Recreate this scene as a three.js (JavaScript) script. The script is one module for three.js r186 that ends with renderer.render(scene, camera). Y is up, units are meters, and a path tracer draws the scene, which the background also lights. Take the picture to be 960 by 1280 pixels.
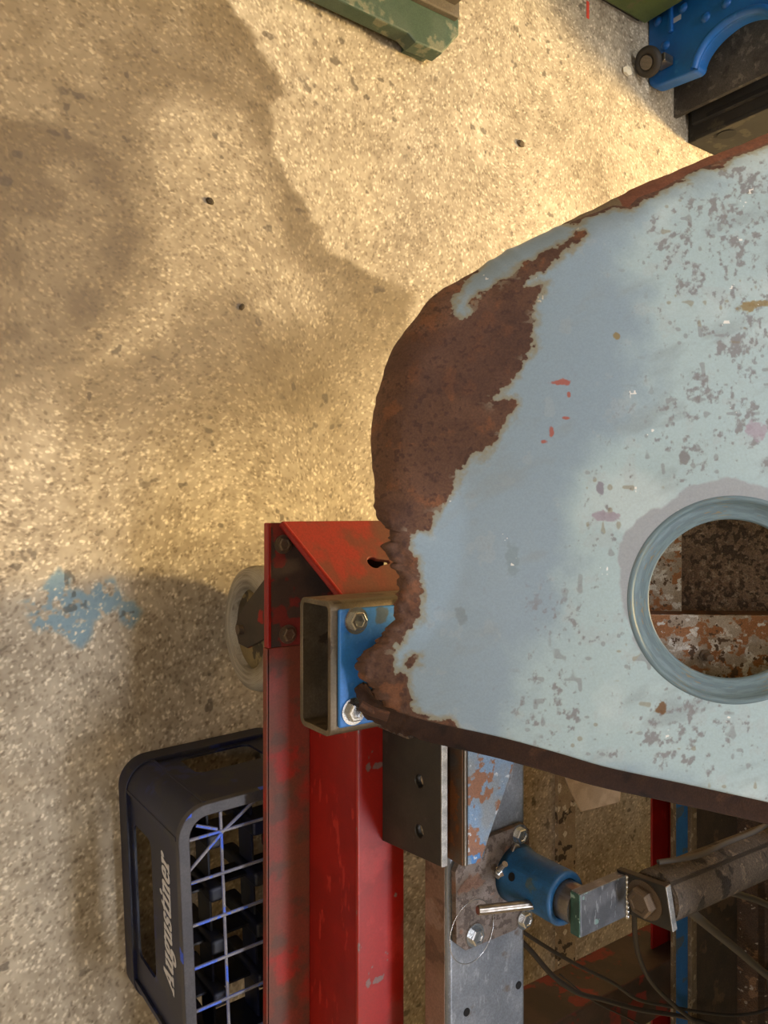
import * as THREE from 'three';
import { RectAreaLightUniformsLib } from 'three/addons/lights/RectAreaLightUniformsLib.js';
import { RoundedBoxGeometry } from 'three/addons/geometries/RoundedBoxGeometry.js';
import { mergeGeometries } from 'three/addons/utils/BufferGeometryUtils.js';
import { FontLoader } from 'three/addons/loaders/FontLoader.js';
import { TextGeometry } from 'three/addons/geometries/TextGeometry.js';

// ───────────── camera, lights, exposure ─────────────
const scene = new THREE.Scene();
scene.background = new THREE.Color(0x000000);
const camera = new THREE.PerspectiveCamera(67.38, 960 / 1280, 0.05, 50);
// hand-held phone turned on its side, tilted 55 degrees down; the picture's right is the room's up
camera.up.set(-1, 0, 0);
camera.position.set(0, 1.35, 0);
camera.lookAt(0, 1.35 - Math.sin(THREE.MathUtils.degToRad(55)), -Math.cos(THREE.MathUtils.degToRad(55)));
camera.updateMatrixWorld(true);
const renderer = new THREE.WebGLRenderer({ antialias: true });
renderer.toneMapping = THREE.LinearToneMapping;
renderer.toneMappingExposure = 2.1;
renderer.shadowMap.enabled = true;
RectAreaLightUniformsLib.init();

const LAMP = { color: 0xedf2ff, intensity: 9.6 };        // ceiling tubes and the added fill lamp
const DOOR = { color: 0xffdb9a, intensity: 112 };       // low warm daylight through the window behind the car
function areaLight(color, intensity, w, h, pos, target) {
  const l = new THREE.RectAreaLight(color, intensity, w, h);
  l.position.set(...pos); l.lookAt(...target); l.castShadow = true;
  scene.add(l); return l;
}

// ───────────── helpers ─────────────
const V = (x, y, z) => new THREE.Vector3(x, y, z);
const used = new Map();
function numbered(name) { const n = used.get(name) || 0; used.set(name, n + 1); return n ? name + '_' + String(n).padStart(3, '0') : name; }
function fin(o) { o.traverse((m) => { if (m.isMesh) { m.castShadow = true; m.receiveShadow = true; } }); return o; }
function thing(name, label, category, pos = [0, 0, 0], turn = 0, group) {
  const g = new THREE.Group(); g.name = numbered(name); g.position.set(...pos); g.rotation.y = turn;
  g.userData = { label, category }; if (group) g.userData.group = group; scene.add(g); return g;
}
function part(name, geo, mat, parent, label) {
  const m = new THREE.Mesh(geo, mat); m.name = name; m.castShadow = m.receiveShadow = true;
  if (label) m.userData.label = label; if (parent) parent.add(m); return m;
}
function single(name, geo, mat, label, category, group) {
  const m = part(numbered(name), geo, mat, scene); m.userData = { label, category }; if (group) m.userData.group = group; return m;
}
function struct(name, geo, mat) { const m = part(name, geo, mat, scene); m.userData.kind = 'structure'; return m; }
// uv in metres from the dominant direction of each face
function muv(geo) {
  const g = geo.index ? geo.toNonIndexed() : geo;
  if (!g.attributes.normal) g.computeVertexNormals();
  const p = g.attributes.position, n = g.attributes.normal, uv = new Float32Array(p.count * 2);
  for (let i = 0; i < p.count; i++) {
    const ax = Math.abs(n.getX(i)), ay = Math.abs(n.getY(i)), az = Math.abs(n.getZ(i));
    const x = p.getX(i), y = p.getY(i), z = p.getZ(i);
    const [u, v] = ay >= ax && ay >= az ? [x, z] : ax >= az ? [z, y] : [x, y];
    uv[2 * i] = u; uv[2 * i + 1] = v;
  }
  g.setAttribute('uv', new THREE.BufferAttribute(uv, 2));
  return g;
}
const box = (x0, x1, y0, y1, z0, z1, r = 0.002) => {
  const w = x1 - x0, h = y1 - y0, d = Math.abs(z1 - z0);
  const g = new RoundedBoxGeometry(w, h, d, 2, Math.min(r, w / 2.01, h / 2.01, d / 2.01));
  g.translate((x0 + x1) / 2, (y0 + y1) / 2, (z0 + z1) / 2); return muv(g);
};
function clean(g) { const h = g.index ? g.toNonIndexed() : g; for (const k of Object.keys(h.attributes)) if (!['position', 'normal', 'uv'].includes(k)) h.deleteAttribute(k); return h; }
const merge = (...gs) => mergeGeometries(gs.map(clean));
// cylinder between two points
function rod(a, b, r, r2 = r, seg = 24, open = false) {
  const d = b.clone().sub(a), g = new THREE.CylinderGeometry(r2, r, d.length(), seg, 1, open);
  g.translate(0, d.length() / 2, 0);
  g.applyQuaternion(new THREE.Quaternion().setFromUnitVectors(V(0, 1, 0), d.clone().normalize()));
  g.translate(a.x, a.y, a.z); return g;
}
const tube = (pts, r, seg = 60, rad = 8) => new THREE.TubeGeometry(new THREE.CatmullRomCurve3(pts), seg, r, rad, false);
function prismXZ(pts, y0, y1, bevel = 0.001) {      // polygon in plan, extruded upward
  const s = new THREE.Shape(pts.map(([x, z]) => new THREE.Vector2(x, -z)));
  const g = new THREE.ExtrudeGeometry(s, { depth: y1 - y0 - 2 * bevel, bevelEnabled: bevel > 0, bevelSize: bevel, bevelThickness: bevel, bevelOffset: -bevel, bevelSegments: 2, curveSegments: 16 });
  g.rotateX(-Math.PI / 2); g.translate(0, y0 + bevel, 0); return muv(g);
}
function plateXY(pts, z, t, holes = [], bevel = 0.001) {  // polygon in elevation, front face at z, thickness t backwards
  const s = new THREE.Shape(pts.map(([x, y]) => new THREE.Vector2(x, y)));
  for (const [x, y, r] of holes) { const h = new THREE.Path(); h.absarc(x, y, r, 0, Math.PI * 2, true); s.holes.push(h); }
  const g = new THREE.ExtrudeGeometry(s, { depth: t - 2 * bevel, bevelEnabled: bevel > 0, bevelSize: bevel, bevelThickness: bevel, bevelOffset: -bevel, bevelSegments: 1, curveSegments: 20 });
  g.translate(0, 0, z - t + bevel); return muv(g);
}
// ── noise
function hash(x, y, s) { let h = Math.imul(x, 374761393) ^ Math.imul(y, 668265263) ^ Math.imul(s, 1442695041); h = Math.imul(h ^ (h >>> 13), 1274126177); return ((h ^ (h >>> 16)) >>> 0) / 4294967296; }
function vnoise(x, y, s, px = 0, py = px) {
  let i = Math.floor(x), j = Math.floor(y); const fx = x - i, fy = y - j;
  const u = fx * fx * (3 - 2 * fx), v = fy * fy * (3 - 2 * fy);
  let i1 = i + 1, j1 = j + 1;
  if (px) { i = ((i % px) + px) % px; i1 = ((i1 % px) + px) % px; }
  if (py) { j = ((j % py) + py) % py; j1 = ((j1 % py) + py) % py; }
  const a = hash(i, j, s), b = hash(i1, j, s), c = hash(i, j1, s), d = hash(i1, j1, s);
  return a + (b - a) * u + (c - a) * v + (a - b - c + d) * u * v;
}
function fbm(x, y, s, oct = 4, px = 0, py = px) {
  let t = 0, a = 0.5, n = 0;
  for (let o = 0; o < oct; o++) { t += a * vnoise(x, y, s + o * 17, px, py); n += a; a *= 0.55; x *= 2; y *= 2; px *= 2; py *= 2; }
  return t / n;
}
const sm = (a, b, x) => { const t = Math.min(1, Math.max(0, (x - a) / (b - a))); return t * t * (3 - 2 * t); };
const hex = (h) => [(h >> 16) & 255, (h >> 8) & 255, h & 255];
const mix3 = (a, b, t) => [a[0] + (b[0] - a[0]) * t, a[1] + (b[1] - a[1]) * t, a[2] + (b[2] - a[2]) * t];
function mulberry(a) { return () => { a = (a + 0x6d2b79f5) | 0; let t = Math.imul(a ^ (a >>> 15), 1 | a); t = (t + Math.imul(t ^ (t >>> 7), 61 | t)) ^ t; return ((t ^ (t >>> 14)) >>> 0) / 4294967296; }; }
function dataTex(d, w, h, srgb, rep) {
  const t = new THREE.DataTexture(d, w, h); t.magFilter = THREE.LinearFilter; t.minFilter = THREE.LinearMipmapLinearFilter; t.generateMipmaps = true;
  if (srgb) t.colorSpace = THREE.SRGBColorSpace;
  if (rep) { t.wrapS = t.wrapT = THREE.RepeatWrapping; t.repeat.set(1 / rep, 1 / rep); }
  t.needsUpdate = true; return t;
}
// a tileable worn surface: two tones, patches of a third matter with irregular outlines, fine grain
let seedN = 11;
function surf({ a, b = a, spots = [], size = 0.3, freq = 6, sx = 1, sy = 1, grain = 0.06, rough = 0.7, metal = 0, bump = 0, px = 384, ...rest }) {
  const s = (seedN += 101), A = hex(a), B = hex(b), col = new Uint8Array(px * px * 4), bm = bump ? new Uint8Array(px * px * 4) : null;
  for (let j = 0; j < px; j++) for (let i = 0; i < px; i++) {
    const u = i / px, v = j / px, k = 4 * (j * px + i);
    let t = sm(0.3, 0.7, fbm(u * freq * sx, v * freq * sy, s, 4, freq * sx, freq * sy));
    let c = mix3(A, B, t), h = 0.5 + 0.25 * (t - 0.5);
    for (const q of spots) {
      const f = q.freq || 10, n = fbm(u * f * (q.sx || 1), v * f * (q.sy || 1), s + 7 + f, 5, f * (q.sx || 1), f * (q.sy || 1));
      const w = sm(q.th, q.th + (q.soft || 0.04), n); c = mix3(c, hex(q.c), w * (q.k ?? 1)); h -= 0.2 * w;
    }
    const g = (vnoise(u * px / 2, v * px / 2, s + 3, px / 2) - 0.5) * 2 * grain; h += g * 1.5;
    for (let m = 0; m < 3; m++) col[k + m] = Math.max(0, Math.min(255, c[m] * (1 + g)));
    col[k + 3] = 255;
    if (bm) { bm[k] = bm[k + 1] = bm[k + 2] = Math.max(0, Math.min(255, h * 255)); bm[k + 3] = 255; }
  }
  const m = new THREE.MeshPhysicalMaterial({ map: dataTex(col, px, px, true, size), roughness: rough, metalness: metal, side: THREE.DoubleSide, ...rest });
  if (bm) { m.bumpMap = dataTex(bm, px, px, false, size); m.bumpScale = bump; }
  return m;
}
const plain = (c, rough = 0.6, metal = 0, rest = {}) => new THREE.MeshPhysicalMaterial({ color: c, roughness: rough, metalness: metal, side: THREE.DoubleSide, ...rest });

// ───────────── materials ─────────────
const M = {
  redClean: surf({ a: 0x98170f, b: 0x88150e, spots: [{ c: 0xc03a30, th: 0.66, freq: 5, k: 0.6, sy: 3 }], rough: 0.45, grain: 0.04 }),
  redFlange: surf({ a: 0x76402f, b: 0x823a2e, spots: [{ c: 0xa8281e, th: 0.58, freq: 5, soft: 0.16, k: 0.8 }, { c: 0x544236, th: 0.58, freq: 8, soft: 0.16, k: 0.6 }], rough: 0.6, grain: 0.07 }),
  redTop: surf({ a: 0xa01a12, b: 0x90180f, spots: [{ c: 0xb8322a, th: 0.6, freq: 5, soft: 0.12, k: 0.7 }, { c: 0x7c6a66, th: 0.7, freq: 11, soft: 0.03, k: 0.9 }, { c: 0x84403a, th: 0.58, freq: 4, soft: 0.12, k: 0.6 }], rough: 0.34, grain: 0.05, clearcoat: 0.4, clearcoatRoughness: 0.3 }),
  redDusty: surf({ a: 0x6b3f30, b: 0x74372a, spots: [{ c: 0x98281e, th: 0.58, freq: 5, soft: 0.14, k: 0.85 }], rough: 0.6, grain: 0.08 }),
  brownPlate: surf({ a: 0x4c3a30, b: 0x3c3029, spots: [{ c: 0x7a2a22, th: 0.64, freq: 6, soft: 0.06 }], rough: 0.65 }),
  steel: surf({ a: 0x8b8f94, b: 0x777c82, spots: [{ c: 0x6a5648, th: 0.68, freq: 9, soft: 0.1, k: 0.6 }, { c: 0xa4a8ac, th: 0.66, freq: 20, sx: 1, sy: 3, k: 0.5 }], rough: 0.42, metal: 0.55, grain: 0.08 }),
  steelSide: surf({ a: 0x8a7062, b: 0x77604f, spots: [{ c: 0x5c4a3e, th: 0.6, freq: 8, soft: 0.06, k: 0.7 }, { c: 0x96877c, th: 0.65, freq: 6, k: 0.5 }], rough: 0.6, metal: 0.25, grain: 0.08 }),
  tubeSteel: surf({ a: 0x7a6c58, b: 0x635846, spots: [{ c: 0x4a3d30, th: 0.62, freq: 9, k: 0.8 }], rough: 0.5, metal: 0.5, grain: 0.08 }),
  blackSteel: surf({ a: 0x393733, b: 0x45413b, spots: [{ c: 0x5a544b, th: 0.7, freq: 6, k: 0.5 }], rough: 0.5, metal: 0.5, grain: 0.05 }),
  cutEdge: surf({ a: 0xc8c8c6, b: 0xa9a9a8, rough: 0.3, metal: 0.7, grain: 0.2, size: 0.06 }),
  blueJig: surf({ a: 0x3b86d4, b: 0x3478c0, spots: [{ c: 0x53504c, th: 0.66, freq: 7, soft: 0.08, k: 0.7 }, { c: 0x5a90cf, th: 0.66, freq: 12, k: 0.5 }], rough: 0.42, grain: 0.04 }),
  blueRust: surf({ a: 0x8b949b, b: 0x7d99b8, spots: [{ c: 0x4d80ba, th: 0.56, freq: 4, soft: 0.06 }, { c: 0x96603f, th: 0.57, freq: 6, soft: 0.05, k: 0.85 }, { c: 0xc0c8cf, th: 0.68, freq: 14 }], rough: 0.5, metal: 0.2, grain: 0.1, size: 0.18 }),
  rustStrip: surf({ a: 0x5e5144, b: 0x6d4a30, spots: [{ c: 0x8a5228, th: 0.58, freq: 6, soft: 0.08 }], rough: 0.7, grain: 0.1, size: 0.15 }),
  scalePlate: surf({ a: 0x74685f, b: 0x867a72, spots: [{ c: 0x574b43, th: 0.54, freq: 22, soft: 0.06, k: 0.8 }, { c: 0x8c6450, th: 0.66, freq: 5, k: 0.6, soft: 0.08 }], rough: 0.5, metal: 0.4, bump: 0.0012, grain: 0.12, size: 0.14 }),
  blueSocket: surf({ a: 0x1f5f93, b: 0x1c4d74, spots: [{ c: 0x4b5a5c, th: 0.58, freq: 5, soft: 0.12, k: 0.9 }], rough: 0.5, grain: 0.1, size: 0.15 }),
  zinc: plain(0xd3d6d8, 0.22, 0.95),
  bright: surf({ a: 0x9a948c, b: 0x7d766d, rough: 0.28, metal: 0.85, grain: 0.06 }),
  greyPlate: surf({ a: 0x7c7f84, b: 0x66696e, spots: [{ c: 0x9fc2bb, th: 0.68, freq: 8, k: 0.8 }, { c: 0xb9bdc0, th: 0.66, freq: 5, sx: 1, sy: 4, k: 0.6 }], rough: 0.35, metal: 0.55, size: 0.1 }),
  greenEnd: surf({ a: 0x27453f, b: 0x355a50, spots: [{ c: 0x8aa79c, th: 0.68, freq: 8 }], rough: 0.5, size: 0.1 }),
  weld: plain(0xc9c9c6, 0.25, 0.9),
  oldBolt: surf({ a: 0x6b5c4c, b: 0x85735f, spots: [{ c: 0x4a3b2e, th: 0.6, freq: 8 }], rough: 0.45, metal: 0.5, size: 0.05 }),
  dirtyTube: surf({ a: 0x4d4339, b: 0x5e5245, spots: [{ c: 0x7a6a58, th: 0.64, freq: 20, k: 0.8 }, { c: 0x2f2822, th: 0.62, freq: 7, soft: 0.08 }], rough: 0.85, bump: 0.002, grain: 0.2, size: 0.2 }),
  blueRail: surf({ a: 0x2a68a8, b: 0x2f6fae, spots: [{ c: 0x5d5a55, th: 0.66, freq: 10, soft: 0.06, k: 0.7 }], rough: 0.6, size: 0.25 }),
  railEdge: surf({ a: 0x7a6a55, b: 0x665844, spots: [{ c: 0x9a8e78, th: 0.6, freq: 18 }], rough: 0.8, grain: 0.12, size: 0.2 }),
  brownDark: surf({ a: 0x3a3229, b: 0x463a2e, spots: [{ c: 0x5d4c3a, th: 0.64, freq: 8, soft: 0.08 }], rough: 0.85, grain: 0.12 }),
  rustPipe: surf({ a: 0x4c3c30, b: 0x5e4838, spots: [{ c: 0x8a6a50, th: 0.62, freq: 12, k: 0.8 }, { c: 0xaaa094, th: 0.72, freq: 24 }], rough: 0.85, bump: 0.003, grain: 0.18, size: 0.25 }),
  chipped: surf({ a: 0xa8977a, b: 0x94826a, spots: [{ c: 0x4a4034, th: 0.6, freq: 14, soft: 0.03 }, { c: 0xd8cfb8, th: 0.64, freq: 9, soft: 0.03 }], rough: 0.85, grain: 0.12, size: 0.25 }),
  rust: surf({ a: 0x5b3a28, b: 0x6d472f, spots: [{ c: 0x86502c, th: 0.62, freq: 10, k: 0.7 }, { c: 0x3f2a1f, th: 0.6, freq: 6, k: 0.7, soft: 0.08 }], rough: 0.92, bump: 0.0015, grain: 0.14, size: 0.2 }),
  rustDark: surf({ a: 0x33211a, b: 0x3f291b, spots: [{ c: 0x5c3e28, th: 0.66, freq: 9, k: 0.6, soft: 0.1 }, { c: 0x261a14, th: 0.58, freq: 5, soft: 0.08 }], rough: 0.9, bump: 0.001, grain: 0.12, size: 0.2 }),
  innerGrit: surf({ a: 0x6b5544, b: 0x7c6552, spots: [{ c: 0x9c8a76, th: 0.62, freq: 40, soft: 0.05, k: 0.6 }, { c: 0x33271e, th: 0.56, freq: 30, soft: 0.05, k: 0.7 }], rough: 0.95, bump: 0.003, grain: 0.25, size: 0.2 }),
  innerLight: surf({ a: 0xb0a496, b: 0x9a8a78, spots: [{ c: 0x96623c, th: 0.54, freq: 10, soft: 0.06, k: 0.9 }, { c: 0xcfcac2, th: 0.62, freq: 12 }, { c: 0x5a4636, th: 0.66, freq: 16 }], rough: 0.85, grain: 0.15, size: 0.12 }),
  ring: surf({ a: 0x5f737b, b: 0x6c8389, spots: [{ c: 0x8d7a58, th: 0.66, freq: 7, soft: 0.05, k: 0.7 }], rough: 0.5, grain: 0.04, size: 0.15 }),
  crate: surf({ a: 0x1a1e30, b: 0x141a38, spots: [{ c: 0x2e2d30, th: 0.58, freq: 6, soft: 0.12, k: 0.8 }, { c: 0x1c2a66, th: 0.66, freq: 5, soft: 0.08, k: 0.8 }], rough: 0.45, grain: 0.08 }),
  crateRim: surf({ a: 0x4a484a, b: 0x3c3b40, spots: [{ c: 0x2b56d8, th: 0.68, freq: 5, soft: 0.02 }], rough: 0.5, grain: 0.1, size: 0.35 }),
  crateWire: surf({ a: 0x8b8a90, b: 0x6e6e7a, spots: [{ c: 0x4a6fe0, th: 0.56, freq: 6, soft: 0.04 }], rough: 0.5, grain: 0.1, size: 0.2 }),
  crateIn: surf({ a: 0x15171f, b: 0x1c2036, spots: [{ c: 0x2c2a28, th: 0.6, freq: 6 }], rough: 0.5 }),
  print: plain(0xc9c9cc, 0.6),
  tyre: surf({ a: 0xa39c8b, b: 0x8d8577, spots: [{ c: 0x6a6152, th: 0.6, freq: 6, soft: 0.1, k: 0.7 }], rough: 0.6 }),
  hub: surf({ a: 0x7a6a45, b: 0x8e7d55, spots: [{ c: 0x4c4230, th: 0.6, freq: 8 }], rough: 0.6 }),
  fork: surf({ a: 0x38332c, b: 0x443a30, spots: [{ c: 0x8e2019, th: 0.58, freq: 5, soft: 0.05 }], rough: 0.6 }),
  cable: plain(0x383330, 0.7), cableGrey: plain(0x5a544d, 0.75),
  greenPaint: surf({ a: 0x47584a, b: 0x3d5243, spots: [{ c: 0x7c7c66, th: 0.6, freq: 6, soft: 0.08, k: 0.8 }], rough: 0.6, grain: 0.08 }),
  greenCab: surf({ a: 0x5e6c38, b: 0x546032, spots: [{ c: 0x6d6440, th: 0.68, freq: 8, k: 0.6 }], rough: 0.5, grain: 0.06 }),
  column: surf({ a: 0x6b6152, b: 0x5c5446, rough: 0.7, grain: 0.1 }),
  creeper: surf({ a: 0x1966b4, b: 0x1a5ea6, spots: [{ c: 0x3f7fc0, th: 0.7, freq: 10, k: 0.5 }], rough: 0.4, grain: 0.03 }),
  board: surf({ a: 0x4d4840, b: 0x433e37, spots: [{ c: 0x6f685c, th: 0.62, freq: 24, k: 0.7 }, { c: 0x35302a, th: 0.58, freq: 6, soft: 0.1, k: 0.7 }], rough: 0.9, grain: 0.15, size: 0.4 }),
  caseBlack: surf({ a: 0x26241f, b: 0x1f1d1a, spots: [{ c: 0x4a4436, th: 0.62, freq: 9, soft: 0.1, k: 0.6 }], rough: 0.9, grain: 0.1, size: 0.4 }),
  rubber: surf({ a: 0x39342c, b: 0x2c2822, rough: 0.7, grain: 0.1 }),
  wall: surf({ a: 0xb9b4aa, b: 0xa9a498, rough: 0.9, size: 2, px: 128 }),
  ceiling: surf({ a: 0xbdbab4, b: 0xb0ada6, rough: 0.9, size: 2, px: 128 }),
};

// ───────────── room shell ─────────────
const FX = -1.9, FZ = 0.1, FS = 3.4;                     // the mapped square of floor, in metres
function inPoly(x, y, p) { let c = false; for (let i = 0, j = p.length - 1; i < p.length; j = i++) if ((p[i][1] > y) !== (p[j][1] > y) && x < (p[j][0] - p[i][0]) * (y - p[i][1]) / (p[j][1] - p[i][1]) + p[i][0]) c = !c; return c; }
function sdPoly(x, y, p) {                               // signed distance, positive inside
  let d = 1e9;
  for (let i = 0, j = p.length - 1; i < p.length; j = i++) {
    const ex = p[i][0] - p[j][0], ey = p[i][1] - p[j][1], wx = x - p[j][0], wy = y - p[j][1];
    const t = Math.max(0, Math.min(1, (wx * ex + wy * ey) / (ex * ex + ey * ey)));
    d = Math.min(d, (wx - ex * t) ** 2 + (wy - ey * t) ** 2);
  }
  return Math.sqrt(d) * (inPoly(x, y, p) ? 1 : -1);
}
function field(poly, x0, y0, w, h, n) {                  // coarse distance field, sampled bilinearly
  const m = Math.max(2, Math.round(n * h / w)), f = new Float32Array((n + 1) * (m + 1));
  for (let j = 0; j <= m; j++) for (let i = 0; i <= n; i++) f[j * (n + 1) + i] = sdPoly(x0 + w * i / n, y0 + h * j / m, poly);
  return (x, y) => {
    const u = Math.max(0, Math.min(n - 1e-6, (x - x0) / w * n)), v = Math.max(0, Math.min(m - 1e-6, (y - y0) / h * m)), i = u | 0, j = v | 0, a = u - i, b = v - j, k = j * (n + 1) + i;
    return (f[k] * (1 - a) + f[k + 1] * a) * (1 - b) + (f[k + n + 1] * (1 - a) + f[k + n + 2] * a) * b;
  };
}
function floorMaterial() {
  const S = 2048, rnd = mulberry(5), cv = document.createElement('canvas'); cv.width = cv.height = S;
  const g = cv.getContext('2d'); g.fillStyle = 'rgb(122,122,122)'; g.fillRect(0, 0, S, S); g.lineCap = 'round';
  // broom strokes and flecks of the rubbed screed: light ridges and dark hollows, lying along slow swirls
  for (let k = 0; k < 300000; k++) {
    const x = rnd() * S, y = rnd() * S, X = x / S * FS, Y = y / S * FS;
    const an = 6.3 * fbm(X * 0.9 + 3, Y * 0.9, 41, 2) * 2 + (rnd() - 0.5) * 1.5, l = 0.6 + rnd() * 2.4;
    const b = rnd() < 0.46; g.globalAlpha = 0.25 + rnd() * 0.55; g.lineWidth = 1.0 + rnd() * 1.9;
    const t = b ? 180 + rnd() * 75 : 30 + rnd() * 60; g.strokeStyle = `rgb(${t},${t},${t})`;
    g.beginPath(); g.moveTo(x, y); g.lineTo(x + Math.cos(an) * l, y + Math.sin(an) * l); g.stroke();
  }
  const grey = g.getImageData(0, 0, S, S).data;
  const st = [
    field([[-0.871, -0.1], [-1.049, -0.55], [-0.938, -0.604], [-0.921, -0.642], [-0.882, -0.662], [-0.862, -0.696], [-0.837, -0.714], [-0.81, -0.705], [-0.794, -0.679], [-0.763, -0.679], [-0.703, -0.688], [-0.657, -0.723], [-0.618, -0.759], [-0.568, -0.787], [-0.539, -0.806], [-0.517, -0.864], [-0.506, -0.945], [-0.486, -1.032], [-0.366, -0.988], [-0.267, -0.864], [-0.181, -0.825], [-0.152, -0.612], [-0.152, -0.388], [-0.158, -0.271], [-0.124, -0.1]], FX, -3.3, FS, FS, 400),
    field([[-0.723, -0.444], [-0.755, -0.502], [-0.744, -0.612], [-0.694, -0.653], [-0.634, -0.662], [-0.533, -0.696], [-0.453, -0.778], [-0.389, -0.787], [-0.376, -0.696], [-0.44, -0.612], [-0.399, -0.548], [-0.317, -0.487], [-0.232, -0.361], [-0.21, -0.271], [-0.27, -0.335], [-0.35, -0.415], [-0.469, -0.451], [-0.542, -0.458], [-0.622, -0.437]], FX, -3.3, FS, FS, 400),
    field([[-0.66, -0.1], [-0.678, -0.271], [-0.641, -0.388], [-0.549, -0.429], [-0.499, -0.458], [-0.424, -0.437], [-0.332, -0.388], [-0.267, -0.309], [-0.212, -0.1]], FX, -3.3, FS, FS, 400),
    field([[0.144, -0.223], [0.124, -0.253], [0.101, -0.29], [0.109, -0.306], [0.127, -0.306], [0.138, -0.332], [0.12, -0.348], [0.108, -0.381], [0.125, -0.391], [0.146, -0.395], [0.154, -0.415], [0.176, -0.424], [0.202, -0.408], [0.192, -0.395], [0.166, -0.385], [0.171, -0.361], [0.183, -0.341], [0.206, -0.337], [0.229, -0.328], [0.22, -0.303], [0.198, -0.284], [0.189, -0.259], [0.169, -0.247]], FX, -3.3, FS, FS, 800),
  ];
  const col = new Uint8Array(S * S * 4), rgh = new Uint8Array(S * S * 4), bmp = new Uint8Array(S * S * 4);
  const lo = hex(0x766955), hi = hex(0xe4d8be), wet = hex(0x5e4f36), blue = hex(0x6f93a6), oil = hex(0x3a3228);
  for (let j = 0; j < S; j++) for (let i = 0; i < S; i++) {
    const k = 4 * (j * S + i), x = FX + (i + 0.5) / S * FS, z = FZ - (j + 0.5) / S * FS;
    const gr = grey[k] / 255, big = fbm(x * 1.7, z * 1.7, 7, 4), mid = fbm(x * 9, z * 9, 9, 3);
    const e = (fbm(x * 28, z * 28, 21, 3) - 0.5) * 0.05, e2 = (fbm(x * 9, z * 9, 23, 3) - 0.5) * 0.16;
    let c = mix3(lo, hi, Math.max(0, Math.min(1, 0.46 + (gr - 0.47) * 1.5 + (big - 0.5) * 0.35 + (mid - 0.5) * 0.4 + (fbm(x * 55, z * 55, 12, 3) - 0.5) * 0.4)));
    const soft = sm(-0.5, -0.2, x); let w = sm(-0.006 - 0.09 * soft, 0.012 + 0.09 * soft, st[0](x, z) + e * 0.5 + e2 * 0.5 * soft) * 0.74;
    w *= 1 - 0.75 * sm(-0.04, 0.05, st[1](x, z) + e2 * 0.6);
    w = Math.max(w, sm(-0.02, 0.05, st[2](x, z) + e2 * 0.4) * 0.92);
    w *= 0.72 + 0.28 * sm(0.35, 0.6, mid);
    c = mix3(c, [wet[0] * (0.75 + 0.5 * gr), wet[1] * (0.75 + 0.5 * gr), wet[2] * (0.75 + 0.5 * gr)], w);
    const b = sm(-0.006, 0.008, st[3](x, z) + e * 0.6) * sm(0.15, 0.5, 1 - gr) * sm(0.28, 0.46, fbm(x * 60, z * 60, 83, 3));
    c = mix3(c, blue, b * 0.78);
    const o = sm(0.72, 0.78, fbm(x * 40, z * 40, 77, 3)) * sm(0.45, 0.6, mid); c = mix3(c, oil, o * 0.5);
    for (let m = 0; m < 3; m++) col[k + m] = Math.max(0, Math.min(255, c[m]));
    const r = 0.62 - 0.12 * w; rgh[k] = rgh[k + 1] = rgh[k + 2] = r * 255; bmp[k] = bmp[k + 1] = bmp[k + 2] = gr * 255 * (1 - 0.45 * w);
    col[k + 3] = rgh[k + 3] = bmp[k + 3] = 255;
  }
  const T = (d, s) => { const t = dataTex(d, S, S, s); t.wrapS = t.wrapT = THREE.MirroredRepeatWrapping; return t; };
  return new THREE.MeshStandardMaterial({ map: T(col, true), roughnessMap: T(rgh), roughness: 1, bumpMap: T(bmp), bumpScale: 0.0011 });
}
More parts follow.
